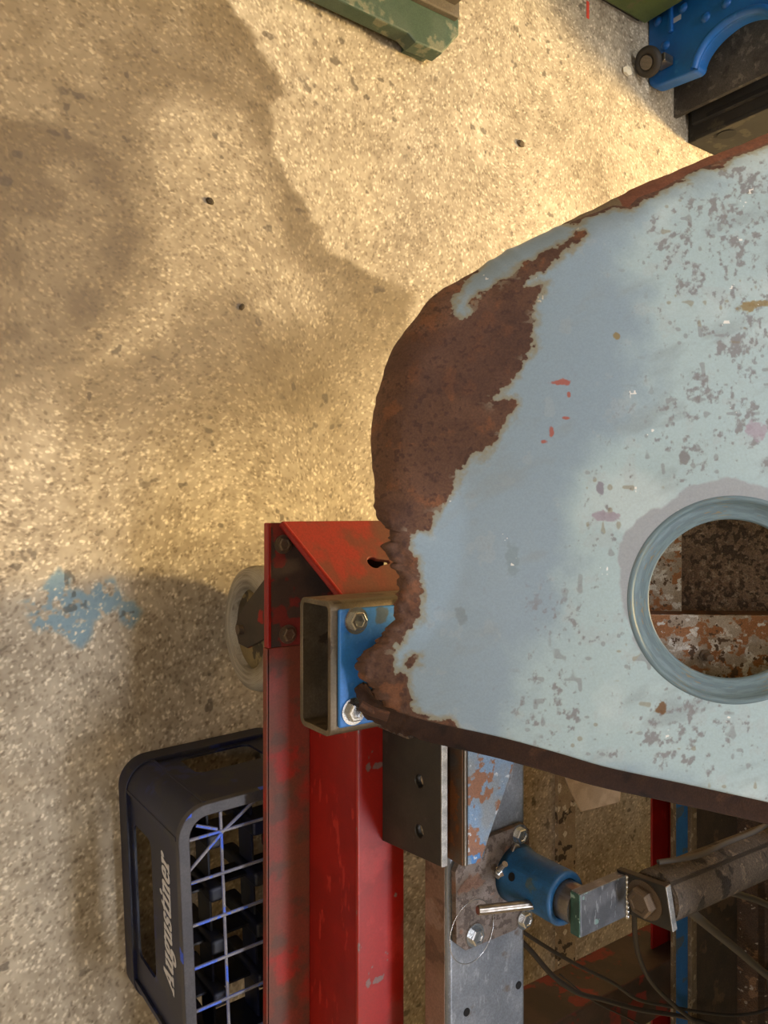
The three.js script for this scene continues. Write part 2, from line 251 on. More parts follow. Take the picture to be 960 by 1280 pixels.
{
  const X0 = -4, X1 = 4.5, Z0 = -6, Z1 = 3.5, Y = 3.5, T = 0.2;
  const fl = new THREE.BoxGeometry(X1 - X0, T, Z1 - Z0); fl.translate((X0 + X1) / 2, -T / 2, (Z0 + Z1) / 2);
  const p = fl.attributes.position, uv = fl.attributes.uv;
  for (let i = 0; i < p.count; i++) uv.setXY(i, (p.getX(i) - FX) / FS, (FZ - p.getZ(i)) / FS);
  struct('floor', fl, floorMaterial());
  struct('ceiling', box(X0, X1, Y, Y + T, Z0, Z1, 0), M.ceiling);
  struct('wall_left', box(X0 - T, X0, 0, Y, Z0, Z1, 0), M.wall);
  struct('wall_right', box(X1, X1 + T, 0, Y, Z0, Z1, 0), M.wall);
  struct('wall_front', box(X0, X1, 0, Y, Z1, Z1 + T, 0), M.wall);
  // wall behind the car, with one glazed opening
  const wx0 = -0.6, wx1 = 0.4, wy0 = 1.75, wy1 = 3.2;
  struct('wall_back', merge(box(X0, wx0, 0, Y, Z0 - T, Z0, 0), box(wx1, X1, 0, Y, Z0 - T, Z0, 0), box(wx0, wx1, 0, wy0, Z0 - T, Z0, 0), box(wx0, wx1, wy1, Y, Z0 - T, Z0, 0)), M.wall);
  const fr = plain(0x6a6a66, 0.5, 0.3);
  const win = struct('window_1', merge(box(wx0, wx1, wy0, wy0 + 0.05, Z0 - 0.12, Z0 - 0.06), box(wx0, wx1, wy1 - 0.05, wy1, Z0 - 0.12, Z0 - 0.06), box(wx0, wx0 + 0.05, wy0, wy1, Z0 - 0.12, Z0 - 0.06), box(wx1 - 0.05, wx1, wy0, wy1, Z0 - 0.12, Z0 - 0.06)), fr);
  part('pane', box(wx0 + 0.05, wx1 - 0.05, wy0 + 0.05, wy1 - 0.05, Z0 - 0.1, Z0 - 0.09, 0), plain(0xffe2b0, 0.4, 0, { emissive: 0xffd9a0, emissiveIntensity: 4 }), win, 'sunlit frosted pane');
  areaLight(DOOR.color, DOOR.intensity, wx1 - wx0 - 0.1, wy1 - wy0 - 0.1, [(wx0 + wx1) / 2, (wy0 + wy1) / 2, Z0 + 0.01], [(wx0 + wx1) / 2, 0.6, 0]);
  // two ceiling tubes, plus an unseen fill lamp added behind the camera
  for (const [x, z, w] of [[-1.2, -1.3, 'over the bare floor'], [1.5, -1.5, 'over the red bench'], [0.3, 2.3, 'behind the camera, added as unseen fill']]) {
    const t = thing('ceiling_light', 'white tube light fitting on the ceiling ' + w, 'light', [x, Y, z], 0, 'ceiling lights');
    part('housing', box(-0.75, 0.75, -0.08, 0, -0.2, 0.2, 0.01), plain(0xdddddd, 0.5), t);
    part('diffuser', box(-0.73, 0.73, -0.095, -0.08, -0.18, 0.18, 0.003), plain(0xffffff, 0.6, 0, { emissive: LAMP.color, emissiveIntensity: 3 }), t);
    areaLight(LAMP.color, LAMP.intensity * (z > 0 ? 0.8 : 1), 1.46, 0.36, [x, Y - 0.1, z], [x, 0, z]);
  }
}

// ───────────── the car fender ─────────────
{
  const E = THREE.MathUtils.degToRad(51);
  const O = V(0.0974, 0.8757, -0.8044), A = V(1, 0, 0), B = V(0, Math.cos(E), -Math.sin(E)), N = V(0, Math.sin(E), Math.cos(E));
  const at = (a, b, n) => O.clone().addScaledVector(A, a).addScaledVector(B, b).addScaledVector(N, n);
  const R0 = 0.0895, R1 = 0.1116;
  const crease = [[-0.19, -0.305], [-0.144, -0.2989], [-0.116, -0.2963], [-0.0789, -0.2964], [-0.0419, -0.2992], [-0.0048, -0.3093], [0.0328, -0.3231], [0.0539, -0.338], [0.0715, -0.354], [0.1, -0.375]];
  function creaseB(a) { for (let i = 1; i < crease.length; i++) if (a <= crease[i][0]) { const t = (a - crease[i - 1][0]) / (crease[i][0] - crease[i - 1][0]); return crease[i - 1][1] + t * (crease[i][1] - crease[i - 1][1]); } return -1; }
  function height(a, b) {
    let v = -(a < 0 ? 0.35 : 0.1) * a * a; if (b < -0.1) v -= 0.4 * (b + 0.1) ** 2;
    v *= sm(R1, R1 + 0.08, Math.hypot(a, b));
    if (a > -0.19 && a < 0.1) { const q = creaseB(a) - b; v += 0.34 * (Math.sqrt(q * q + 0.00002) + q) / 2 * sm(-0.19, -0.10, a) * (1 - sm(0.05, 0.1, a)); }
    return v;
  }
  const sil = [[-0.6825, 0.2651], [-0.6318, 0.1738], [-0.589, 0.0873], [-0.5516, 0.0011], [-0.5119, -0.0846], [-0.4808, -0.1429], [-0.4537, -0.1999], [-0.4295, -0.2486], [-0.4089, -0.278], [-0.3948, -0.3043], [-0.375, -0.3366], [-0.353, -0.3533], [-0.3135, -0.3827], [-0.2835, -0.3952], [-0.2507, -0.4047], [-0.2042, -0.4131], [-0.165, -0.4106], [-0.1329, -0.4053], [-0.1089, -0.4032]];
  const torn = [[-0.085, -0.3953], [-0.0737, -0.3826], [-0.0528, -0.3874], [-0.0313, -0.3749], [0.0026, -0.3739], [0.035, -0.3806], [0.0549, -0.398], [0.0879, -0.4226], [0.1041, -0.4197], [0.1197, -0.4089], [0.1279, -0.403]];
  const lip = [[0.143, -0.3625], [0.1492, -0.3315], [0.1619, -0.2537], [0.177, -0.1886], [0.1897, -0.1409], [0.2081, -0.0479], [0.2258, 0.039], [0.2543, 0.1758]];
  const off = [[0.22, 0.235], [0.05, 0.275], [-0.2, 0.29], [-0.45, 0.30], [-0.62, 0.295]];
  // boundary: dense samples with what kind of edge they are (0 rolled nose, 1 torn, 2 arch lip, 3 cut off beyond the frame)
  const ctl = [...sil.map((p) => [...p, 0]), ...torn.map((p) => [...p, 1]), ...lip.map((p) => [...p, 2]), ...off.map((p) => [...p, 3])];
  const cur = new THREE.CatmullRomCurve3(ctl.map((p) => V(p[0], p[1], 0)), true, 'centripetal');
  const S = 1000, bd = [];
  {
    const raw = []; const n = ctl.length, per = 60;
    for (let i = 0; i < n; i++) for (let k = 0; k < per; k++) { const p = cur.getPoint((i + k / per) / n); raw.push({ a: p.x, b: p.y, kind: ctl[i][2] === ctl[(i + 1) % n][2] || k < per / 2 ? ctl[i][2] : ctl[(i + 1) % n][2] }); }
    let L = [0]; for (let i = 1; i <= raw.length; i++) { const p = raw[i % raw.length], q = raw[i - 1]; L.push(L[i - 1] + Math.hypot(p.a - q.a, p.b - q.b)); }
    let i = 0; const tot = L[raw.length];
    for (let s = 0; s < S; s++) { const l = tot * s / S; while (L[i + 1] < l) i++; const t = (l - L[i]) / (L[i + 1] - L[i]), p = raw[i], q = raw[(i + 1) % raw.length]; bd.push({ a: p.a + (q.a - p.a) * t, b: p.b + (q.b - p.b) * t, kind: p.kind }); }
  }
  const Rk = [0.06, 0.014, 0.004, 0.02], Lk = [0.15, 0.022, 0.004, 0.05];
  for (let s = 0; s < S; s++) {          // smooth the kind-dependent values along the edge
    let r = 0, l = 0, t = 0, w = 0;
    for (let k = -12; k <= 12; k++) { const o = bd[(s + k + S) % S]; r += Rk[o.kind]; l += Lk[o.kind]; t += o.kind === 1 ? 1 : 0; w++; }
    bd[s].R = r / w; bd[s].L = l / w; bd[s].torn = t / w;
  }
  const rings = 84, skirt = 10, pos = [[], []], uvs = [[], []];
  const A0 = -0.85, B0 = -0.58, TW = 1.3, TH = 0.9;
  const wob = (x, y, s) => fbm(x, y, s, 3) - 0.5;
  for (let side = 0; side < 2; side++) for (let k = 0; k <= rings + skirt; k++) for (let s = 0; s <= S; s++) {
    const o = bd[s % S]; let rb = Math.hypot(o.a, o.b); const ca = o.a / rb, sa = o.b / rb;
    rb += o.torn * ((vnoise(s * 0.8, 1, 5) - 0.5) * 0.008 + (vnoise(s * 0.2, 1, 9) - 0.5) * 0.009);
    if (o.kind === 0) rb += (vnoise(s * 0.3, 3, 15) - 0.5) * 0.0022;
    const off2 = side ? 0.0016 : 0;
    let r, n, ext = 0;
    if (k <= rings) {
      const u = k / rings, e = u < 0.7 ? u / 0.7 * 0.86 : 0.86 + (u - 0.7) / 0.3 * 0.14;
      r = R1 + (rb - R1) * e; const d = rb - r;
      n = height(ca * r, sa * r);
      if (d < o.R) n -= o.R - Math.sqrt(Math.max(0, o.R * o.R - (o.R - d) ** 2));
      const near = sm(0.16, 0.02, d);
      n += wob(ca * r * 14, sa * r * 14, 31) * 0.006 * near * (o.kind < 2 ? 1 : 0) + o.torn * wob(ca * r * 55, sa * r * 55, 33) * 0.012 * sm(0.05, 0.0, d);
    } else {
      const q = (k - rings) / skirt; ext = q * o.L;
      r = rb - ext * 0.25 + o.torn * wob(s * 0.2, q * 3, 37) * 0.012;
      n = height(ca * rb, sa * rb) - o.R - ext * 0.97;
    }
    const a = ca * (r - off2 * (k > rings ? 1 : 0)), b = sa * (r - off2 * (k > rings ? 1 : 0));
    const p = at(a, b, n - (k <= rings ? off2 : 0)); pos[side].push(p.x, p.y, p.z);
    const ua = ca * (k > rings ? rb + ext * 0.8 : r), ub = sa * (k > rings ? rb + ext * 0.8 : r);
    uvs[side].push((ua - A0) / TW, (ub - B0) / TH);
  }
  const W = S + 1, sheets = [];
  for (let side = 0; side < 2; side++) {
    const idx = [];
    for (let k = 0; k < rings + skirt; k++) for (let s = 0; s < S; s++) { const i = k * W + s, j = i + W; side ? idx.push(i, i + 1, j, i + 1, j + 1, j) : idx.push(i, j, i + 1, i + 1, j, j + 1); }
    const g = new THREE.BufferGeometry(); g.setAttribute('position', new THREE.Float32BufferAttribute(pos[side], 3)); g.setAttribute('uv', new THREE.Float32BufferAttribute(uvs[side], 2)); g.setIndex(idx); g.computeVertexNormals();
    sheets.push(g);
  }
  { // close the sheet at its free edge and at the lamp hole
    const P = [], Uv = [], idx = [];
    for (const k of [0, rings + skirt]) { const base = P.length / 3; for (let s = 0; s <= S; s++) for (let side = 0; side < 2; side++) { const i = k * W + s; P.push(...pos[side].slice(3 * i, 3 * i + 3)); Uv.push(...uvs[side].slice(2 * i, 2 * i + 2)); } for (let s = 0; s < S; s++) { const i = base + 2 * s; idx.push(i, i + 1, i + 2, i + 1, i + 3, i + 2); } }
    const g = new THREE.BufferGeometry(); g.setAttribute('position', new THREE.Float32BufferAttribute(P, 3)); g.setAttribute('uv', new THREE.Float32BufferAttribute(Uv, 2)); g.setIndex(idx); g.computeVertexNormals(); sheets.push(g);
  }
  // paint, primer and rust, laid out in the sheet's own metres
  const TX = 2048, TY = Math.round(2048 * TH / TW), col = new Uint8Array(TX * TY * 4), rgh = new Uint8Array(TX * TY * 4), bmp = new Uint8Array(TX * TY * 4);
  const F = (p, n = 420) => field(p, A0, B0, TW, TH, n);
  const rustF = F([[-0.4346, -0.1523], [-0.4047, -0.1774], [-0.3918, -0.1929], [-0.3805, -0.2186], [-0.3655, -0.2284], [-0.371, -0.1956], [-0.3511, -0.2074], [-0.331, -0.2108], [-0.3042, -0.2134], [-0.2913, -0.2119], [-0.2561, -0.2337], [-0.2404, -0.2522], [-0.2254, -0.2634], [-0.2256, -0.236], [-0.2058, -0.2409], [-0.178, -0.2594], [-0.156, -0.2897], [-0.144, -0.3008], [-0.1318, -0.3027], [-0.1058, -0.3231], [-0.0796, -0.339], [-0.072, -0.3578], [-0.0532, -0.3597], [-0.0374, -0.3492], [-0.0085, -0.3464], [0.0234, -0.3483], [0.0446, -0.3625], [0.07, -0.3787], [0.0906, -0.3749], [0.0958, -0.3653], [0.1132, -0.3578], [0.1291, -0.3549], [0.1431, -0.338], [0.1496, -0.3101], [0.1691, -0.3333], [0.1733, -0.47], [0.0868, -0.56], [-0.1, -0.56], [-0.32, -0.56], [-0.55, -0.45], [-0.50, -0.30], [-0.43, -0.28], [-0.4195, -0.2749], [-0.4071, -0.2683], [-0.3834, -0.2947], [-0.3632, -0.3074], [-0.3323, -0.3114], [-0.3311, -0.2923], [-0.3581, -0.2787], [-0.3803, -0.2498], [-0.3935, -0.2248], [-0.4192, -0.189]], 640);
  const topF = F([[-0.4699, -0.094], [-0.4852, -0.0803], [-0.4946, -0.0536], [-0.5221, -0.0113], [-0.5405, 0.0353], [-0.558, 0.0822], [-0.5994, 0.1669], [-0.6224, 0.2301], [-0.66, 0.31], [-0.84, 0.31], [-0.84, 0.0], [-0.70, -0.12], [-0.56, -0.20], [-0.50, -0.22], [-0.4725, -0.1769], [-0.4602, -0.1585], [-0.4783, -0.1096]]);
  const patchF = F([[0.0826, -0.3663], [0.0749, -0.3634], [0.0687, -0.354], [0.0692, -0.3455], [0.079, -0.3521], [0.085, -0.3596]], 800);
  const primF = F([[-0.0437, -0.1262], [-0.075, -0.1202], [-0.0902, -0.1057], [-0.1081, -0.0728], [-0.126, -0.0477], [-0.1335, -0.0256], [-0.1345, 0.0048], [-0.1273, 0.0304], [-0.1157, 0.0515], [-0.0446, 0.1], [0.0965, 0.0714], [0.1097, 0.0117], [0.0927, -0.0402], [0.0719, -0.0858], [0.0455, -0.1114], [0.0365, -0.1088], [0.0009, -0.124]]);
  const worn = F([[-0.56, 0.1], [-0.45, -0.075], [-0.40, -0.115], [-0.33, -0.10], [-0.28, -0.12], [-0.22, -0.13], [-0.16, -0.17], [-0.08, -0.20], [0.0, -0.22], [0.10, -0.27], [0.18, -0.25], [0.30, 0.3], [-0.6, 0.32]]);
  const cl = [[-0.46, 0.012, 0.05], [-0.495, 0.044, 0.05], [-0.42, -0.039, 0.035], [-0.40, 0.03, 0.05], [-0.37, -0.034, 0.025], [-0.206, -0.062, 0.03], [-0.243, -0.034, 0.03], [-0.16, -0.046, 0.03], [-0.205, 0.021, 0.04], [-0.28, 0.013, 0.035], [-0.31, -0.012, 0.025], [-0.44, 0.06, 0.06], [0.102, -0.198, 0.03], [0.121, -0.224, 0.025], [0.129, -0.189, 0.025], [-0.1, -0.136, 0.018], [0.15, -0.06, 0.05], [-0.33, 0.05, 0.05], [-0.18, 0.06, 0.05], [0.02, -0.2, 0.03]];
  const PA = hex(0xa8bfc4), PB = hex(0x8ca1b0), PC = hex(0xbccdcf), GR = hex(0x7d7d80), PR = hex(0x9aa0a6), RU = [hex(0x5c4234), hex(0x6f5140), hex(0x86573a), hex(0x45302a)], OC = hex(0x8d7a50), GY = hex(0xa9b1b4), RE = hex(0xa8584c);
  for (let j = 0; j < TY; j++) for (let i = 0; i < TX; i++) {
    const k = 4 * (j * TX + i), a = A0 + (i + 0.5) / TX * TW, b = B0 + (j + 0.5) / TY * TH;
    const n1 = fbm(a * 9, b * 9, 3, 4), n2 = fbm(a * 45, b * 45, 5, 4), n3 = fbm(a * 170, b * 170, 6, 3), fine = vnoise(a * 700, b * 700, 8);
    const w = sm(-0.04, 0.04, worn(a, b) + (n1 - 0.5) * 0.16 + (n2 - 0.5) * 0.05);
    let c = mix3(PB, PA, w); c = mix3(c, PC, w * sm(0.5, 0.75, n1) * 0.8); c = mix3(c, GY, sm(0.62, 0.7, n2) * 0.25); c = mix3(c, hex(0x8a979c), sm(0.58, 0.8, fbm(a * 30 + b * 12, b * 14, 57, 4)) * 0.5);
    let ro = 0.44 + 0.08 * w + 0.1 * (n2 - 0.5), h = 0.6;
    // specks where the chalky paint has worn to primer
    let den = 0; for (const q of cl) { const d2 = ((a - q[0]) ** 2 + (b - q[1]) ** 2) / (q[2] * q[2]); if (d2 < 6) den = Math.max(den, Math.exp(-d2)); }
    const sp = sm(0.66 - 0.18 * den, 0.80 - 0.16 * den, fbm(a * 150 + b * 40, b * 190, 13, 4) * 0.7 + n2 * 0.3) * (0.25 + 0.75 * Math.max(w, den)); c = mix3(c, GR, sp * 0.8); h -= 0.05 * sp;
    const sp2 = sm(0.84, 0.92, vnoise(a * 120, b * 120, 19)) * 0.5 * w; c = mix3(c, mix3(GR, OC, n1 > 0.55 ? 0.6 : 0), sp2);
    // bare primer around the lamp
    const pr = sm(-0.002, 0.002, primF(a, b) + (n2 - 0.5) * 0.012); c = mix3(c, PR, pr * 0.92); h -= 0.06 * pr;
    // scratches and marks
    for (const [x, y, r1, r2, cc] of [[-0.247, -0.184, 0.004, 0.011, RE], [-0.189, -0.196, 0.007, 0.003, RE], [-0.178, -0.206, 0.003, 0.004, RE], [-0.232, -0.176, 0.003, 0.002, RE], [-0.205, -0.179, 0.002, 0.005, RE], [0.121, -0.078, 0.008, 0.006, hex(0x6b4a2c)], [-0.1585, -0.051, 0.008, 0.006, GR], [-0.093, -0.138, 0.006, 0.014, hex(0x9b93a0)], [-0.1245, -0.144, 0.008, 0.004, hex(0x83808c)], [-0.333, 0.029, 0.007, 0.012, OC], [-0.338, 0.045, 0.005, 0.012, OC], [-0.301, -0.12, 0.004, 0.004, OC], [-0.19, 0.03, 0.012, 0.012, hex(0xa29aa8)], [-0.0427, -0.2422, 0.022, 0.008, hex(0x7f939c)], [0.0212, -0.3002, 0.012, 0.008, hex(0x7f8f97)]]) {
      const d2 = Math.hypot((a - x) / r1, (b - y) / r2) + (n3 - 0.5) * 1.2; if (d2 < 1.2) c = mix3(c, cc, sm(1.1, 0.7, d2) * 0.85);
    }
    const wh = hash(Math.floor(a * 110), Math.floor(b * 110), 99); if (wh > 0.993 && vnoise(a * 400, b * 400, 4) > 0.78) c = mix3(c, [238, 238, 232], 0.9);
    // rust, with an ochre stain along its edge
    const d = Math.max(rustF(a, b), topF(a, b) + 0.006, patchF(a, b)) + (n2 - 0.5) * 0.016 + (n3 - 0.5) * 0.010;
    const flake = sm(0.66, 0.69, fbm(a * 90, b * 60, 71, 4)) * sm(0.016, 0.0, Math.abs(d));
    c = mix3(c, OC, sm(-0.010, 0.0, d) * 0.55);
    const ru = sm(-0.0008, 0.0008, d) * (1 - flake * 0.5);
    let rc = mix3(RU[0], RU[1], sm(0.35, 0.65, n1)); rc = mix3(rc, RU[2], sm(0.58, 0.75, n2) * 0.6); rc = mix3(rc, RU[3], sm(0.6, 0.75, n3) * 0.6); rc = mix3(rc, RU[3], sm(0.5, 0.3, fbm(a * 20, b * 8, 91, 3)) * 0.45);
    if (topF(a, b) > 0) rc = mix3(rc, b < -0.1 ? hex(0x8a8264) : hex(0x8a5038), 0.6);
    c = mix3(c, rc, ru); ro = ro + (0.92 - ro) * ru; h = h * (1 - ru) + (0.32 + 0.35 * n2 + 0.25 * n3) * ru;
    const gg = 1 + (fine - 0.5) * (0.05 + 0.14 * ru);
    for (let m = 0; m < 3; m++) col[k + m] = Math.max(0, Math.min(255, c[m] * gg));
    rgh[k] = rgh[k + 1] = rgh[k + 2] = ro * 255; bmp[k] = bmp[k + 1] = bmp[k + 2] = Math.max(0, Math.min(255, h * 255)); col[k + 3] = rgh[k + 3] = bmp[k + 3] = 255;
  }
  const skinMat = new THREE.MeshPhysicalMaterial({ map: dataTex(col, TX, TY, true), roughnessMap: dataTex(rgh, TX, TY), roughness: 1, bumpMap: dataTex(bmp, TX, TY), bumpScale: 0.0024, side: THREE.DoubleSide });
  const car = thing('car_fender', 'pale blue rust-eaten car fender with a round headlamp hole and torn lower edge', 'car fender');
  part('fender_skin', merge(...sheets), skinMat, car);

  // wheel-arch flange: a gutter-shaped fold along the lower side of the picture
  {
    const ids = []; let first = 0; while (!(bd[first].kind === 1 && bd[(first + 1) % S].kind === 2)) first++;
    for (let s = first - 14; s < S && bd[s].kind < 3; s++) ids.push(s);
    const prof = [[-0.003, -0.001], [0.0006, -0.003], [0.003, -0.013], [0.008, -0.021], [0.017, -0.023], [0.0255, -0.021], [0.0285, -0.017], [0.0295, -0.018], [0.0265, -0.024], [0.017, -0.0265], [0.006, -0.0245], [0.0006, -0.014], [-0.003, -0.005]];
    const P = [], U = [], idx = [];
    ids.forEach((s, i) => {
      const o = bd[s], p = bd[(s - 5 + S) % S], q = bd[(s + 5) % S]; let tx = q.a - p.a, ty = q.b - p.b; const l = Math.hypot(tx, ty); tx /= l; ty /= l;
      const nx = -ty, ny = tx, sg = nx * o.a + ny * o.b > 0 ? 1 : -1, grow = sm(0, 12, i), jag = i < 30 ? (vnoise(i * 0.9, 2, 3) - 0.5) * 0.006 : 0;
      for (let k = 0; k <= prof.length; k++) {
        const [u, v] = prof[k % prof.length], w = u > 0.005 ? u * (0.55 + 0.45 * grow) + jag : u;
        const pt = at(o.a + nx * sg * w, o.b + ny * sg * w, height(o.a, o.b) - 0.004 + v + wob(s * 0.06, u * 60, 45) * 0.0025); P.push(pt.x, pt.y, pt.z); U.push(i * 0.0026, k * 0.006);
      }
    });
    const K = prof.length + 1; for (let i = 0; i < ids.length - 1; i++) for (let k = 0; k < K - 1; k++) { const v = i * K + k; idx.push(v, v + 1, v + K, v + 1, v + K + 1, v + K); }
    const g = new THREE.BufferGeometry(); g.setAttribute('position', new THREE.Float32BufferAttribute(P, 3)); g.setAttribute('uv', new THREE.Float32BufferAttribute(U, 2)); g.setIndex(idx); g.computeVertexNormals();
    part('wheel_arch_flange', g, M.rustDark, car, 'dark rusty folded edge of the wheel arch');
  }
  const frame = new THREE.Matrix4().makeBasis(A, B, N).setPosition(O);
  const local = (g) => g.applyMatrix4(frame);
  // headlamp seat: stepped ring pressed into the sheet
  {
    const pr = [[R1 + 0.004, 0.0002], [R1 + 0.001, 0.0016], [R1 - 0.002, 0.0008], [R1 - 0.004, -0.004], [R1 - 0.007, -0.0075], [R0 + 0.006, -0.0085], [R0 + 0.002, -0.0085], [R0, -0.0095], [R0 - 0.0005, -0.013], [R0 + 0.001, -0.016], [R0 + 0.004, -0.012], [R1 - 0.006, -0.0105], [R1 - 0.001, -0.004], [R1 + 0.004, -0.0018], [R1 + 0.004, 0.0002]].map(([r, y]) => new THREE.Vector2(r, y));
    const g = new THREE.LatheGeometry(pr, 120); g.rotateX(Math.PI / 2); part('headlamp_ring', local(g), M.ring, car, 'blue-grey stepped ring around the headlamp hole');
  }
  // behind the hole: inner wing panel, side strip and a ledge with a stud
  {
    const bx = (a0, a1, b0, b1, n0, n1) => { const g = box(a0, a1, b0, b1, n0, n1, 0.0015); return local(g); };
    part('inner_panel', bx(-0.30, 0.035, -0.04, 0.28, -0.142, -0.136), M.innerGrit, car, 'gritty brown inner panel behind the headlamp hole');
    part('side_strip', bx(-0.22, 0.035, -0.26, -0.016, -0.136, -0.128), M.innerLight, car);
    part('ledge_side', bx(0.029, 0.036, -0.26, 0.28, -0.145, -0.095), M.rust, car);
    part('ledge', bx(0.029, 0.17, -0.26, 0.28, -0.101, -0.094), M.innerLight, car, 'flaking pale ledge behind the headlamp hole');
    const st = rod(V(0.078, 0.0, -0.094), V(0.078, 0.0, -0.072), 0.004, 0.004, 12); const nut = new THREE.CylinderGeometry(0.007, 0.007, 0.006, 6); nut.rotateX(Math.PI / 2); nut.translate(0.078, 0, -0.09);
    part('stud', local(muv(merge(st, nut))), M.oldBolt, car);
    // chassis leg that carries the shell on the jig
    part('chassis_leg', box(0.14, 0.24, 0.5505, 0.66, -0.78, -0.70, 0.004), M.rust, car);

  }
  // curled tongue of torn metal at the lower corner
  {
    const g = tube([V(0.236, 0.628, -0.512), V(0.230, 0.615, -0.497), V(0.224, 0.606, -0.488)], 0.006, 20, 8); g.scale(1, 1, 1);
    part('torn_tongue', muv(g), M.rust, car);
  }
}

// unseen car body, added past the right edge to shade the under-bench floor
{
  const t = thing('added_car_body', 'unseen blue-grey car body on stands, added past the right edge to shade the bench floor', 'car');
  part('added_body_shell', box(0.2, 1.8, 0.5, 1.3, -3.6, -1.95, 0.12), M.ring, t);
  part('added_cowl_panel', box(0.15, 1.7, 1.0, 1.06, -2.1, -1.12, 0.02), M.ring, t);  // added out of view to block ceiling light above the bench
  part('added_wing_top', box(0.42, 1.7, 1.0, 1.06, -1.125, -0.95, 0.02), M.ring, t);  // also added to block the ceiling light
  for (const [x, z] of [[0.3, -2.2], [1.4, -2.2], [0.3, -3.3], [1.4, -3.3]]) part('stand', merge(rod(V(x, 0, z), V(x, 0.02, z), 0.12, 0.12, 20), rod(V(x, 0.02, z), V(x, 0.505, z), 0.04, 0.03, 16)), M.redClean, t);
}

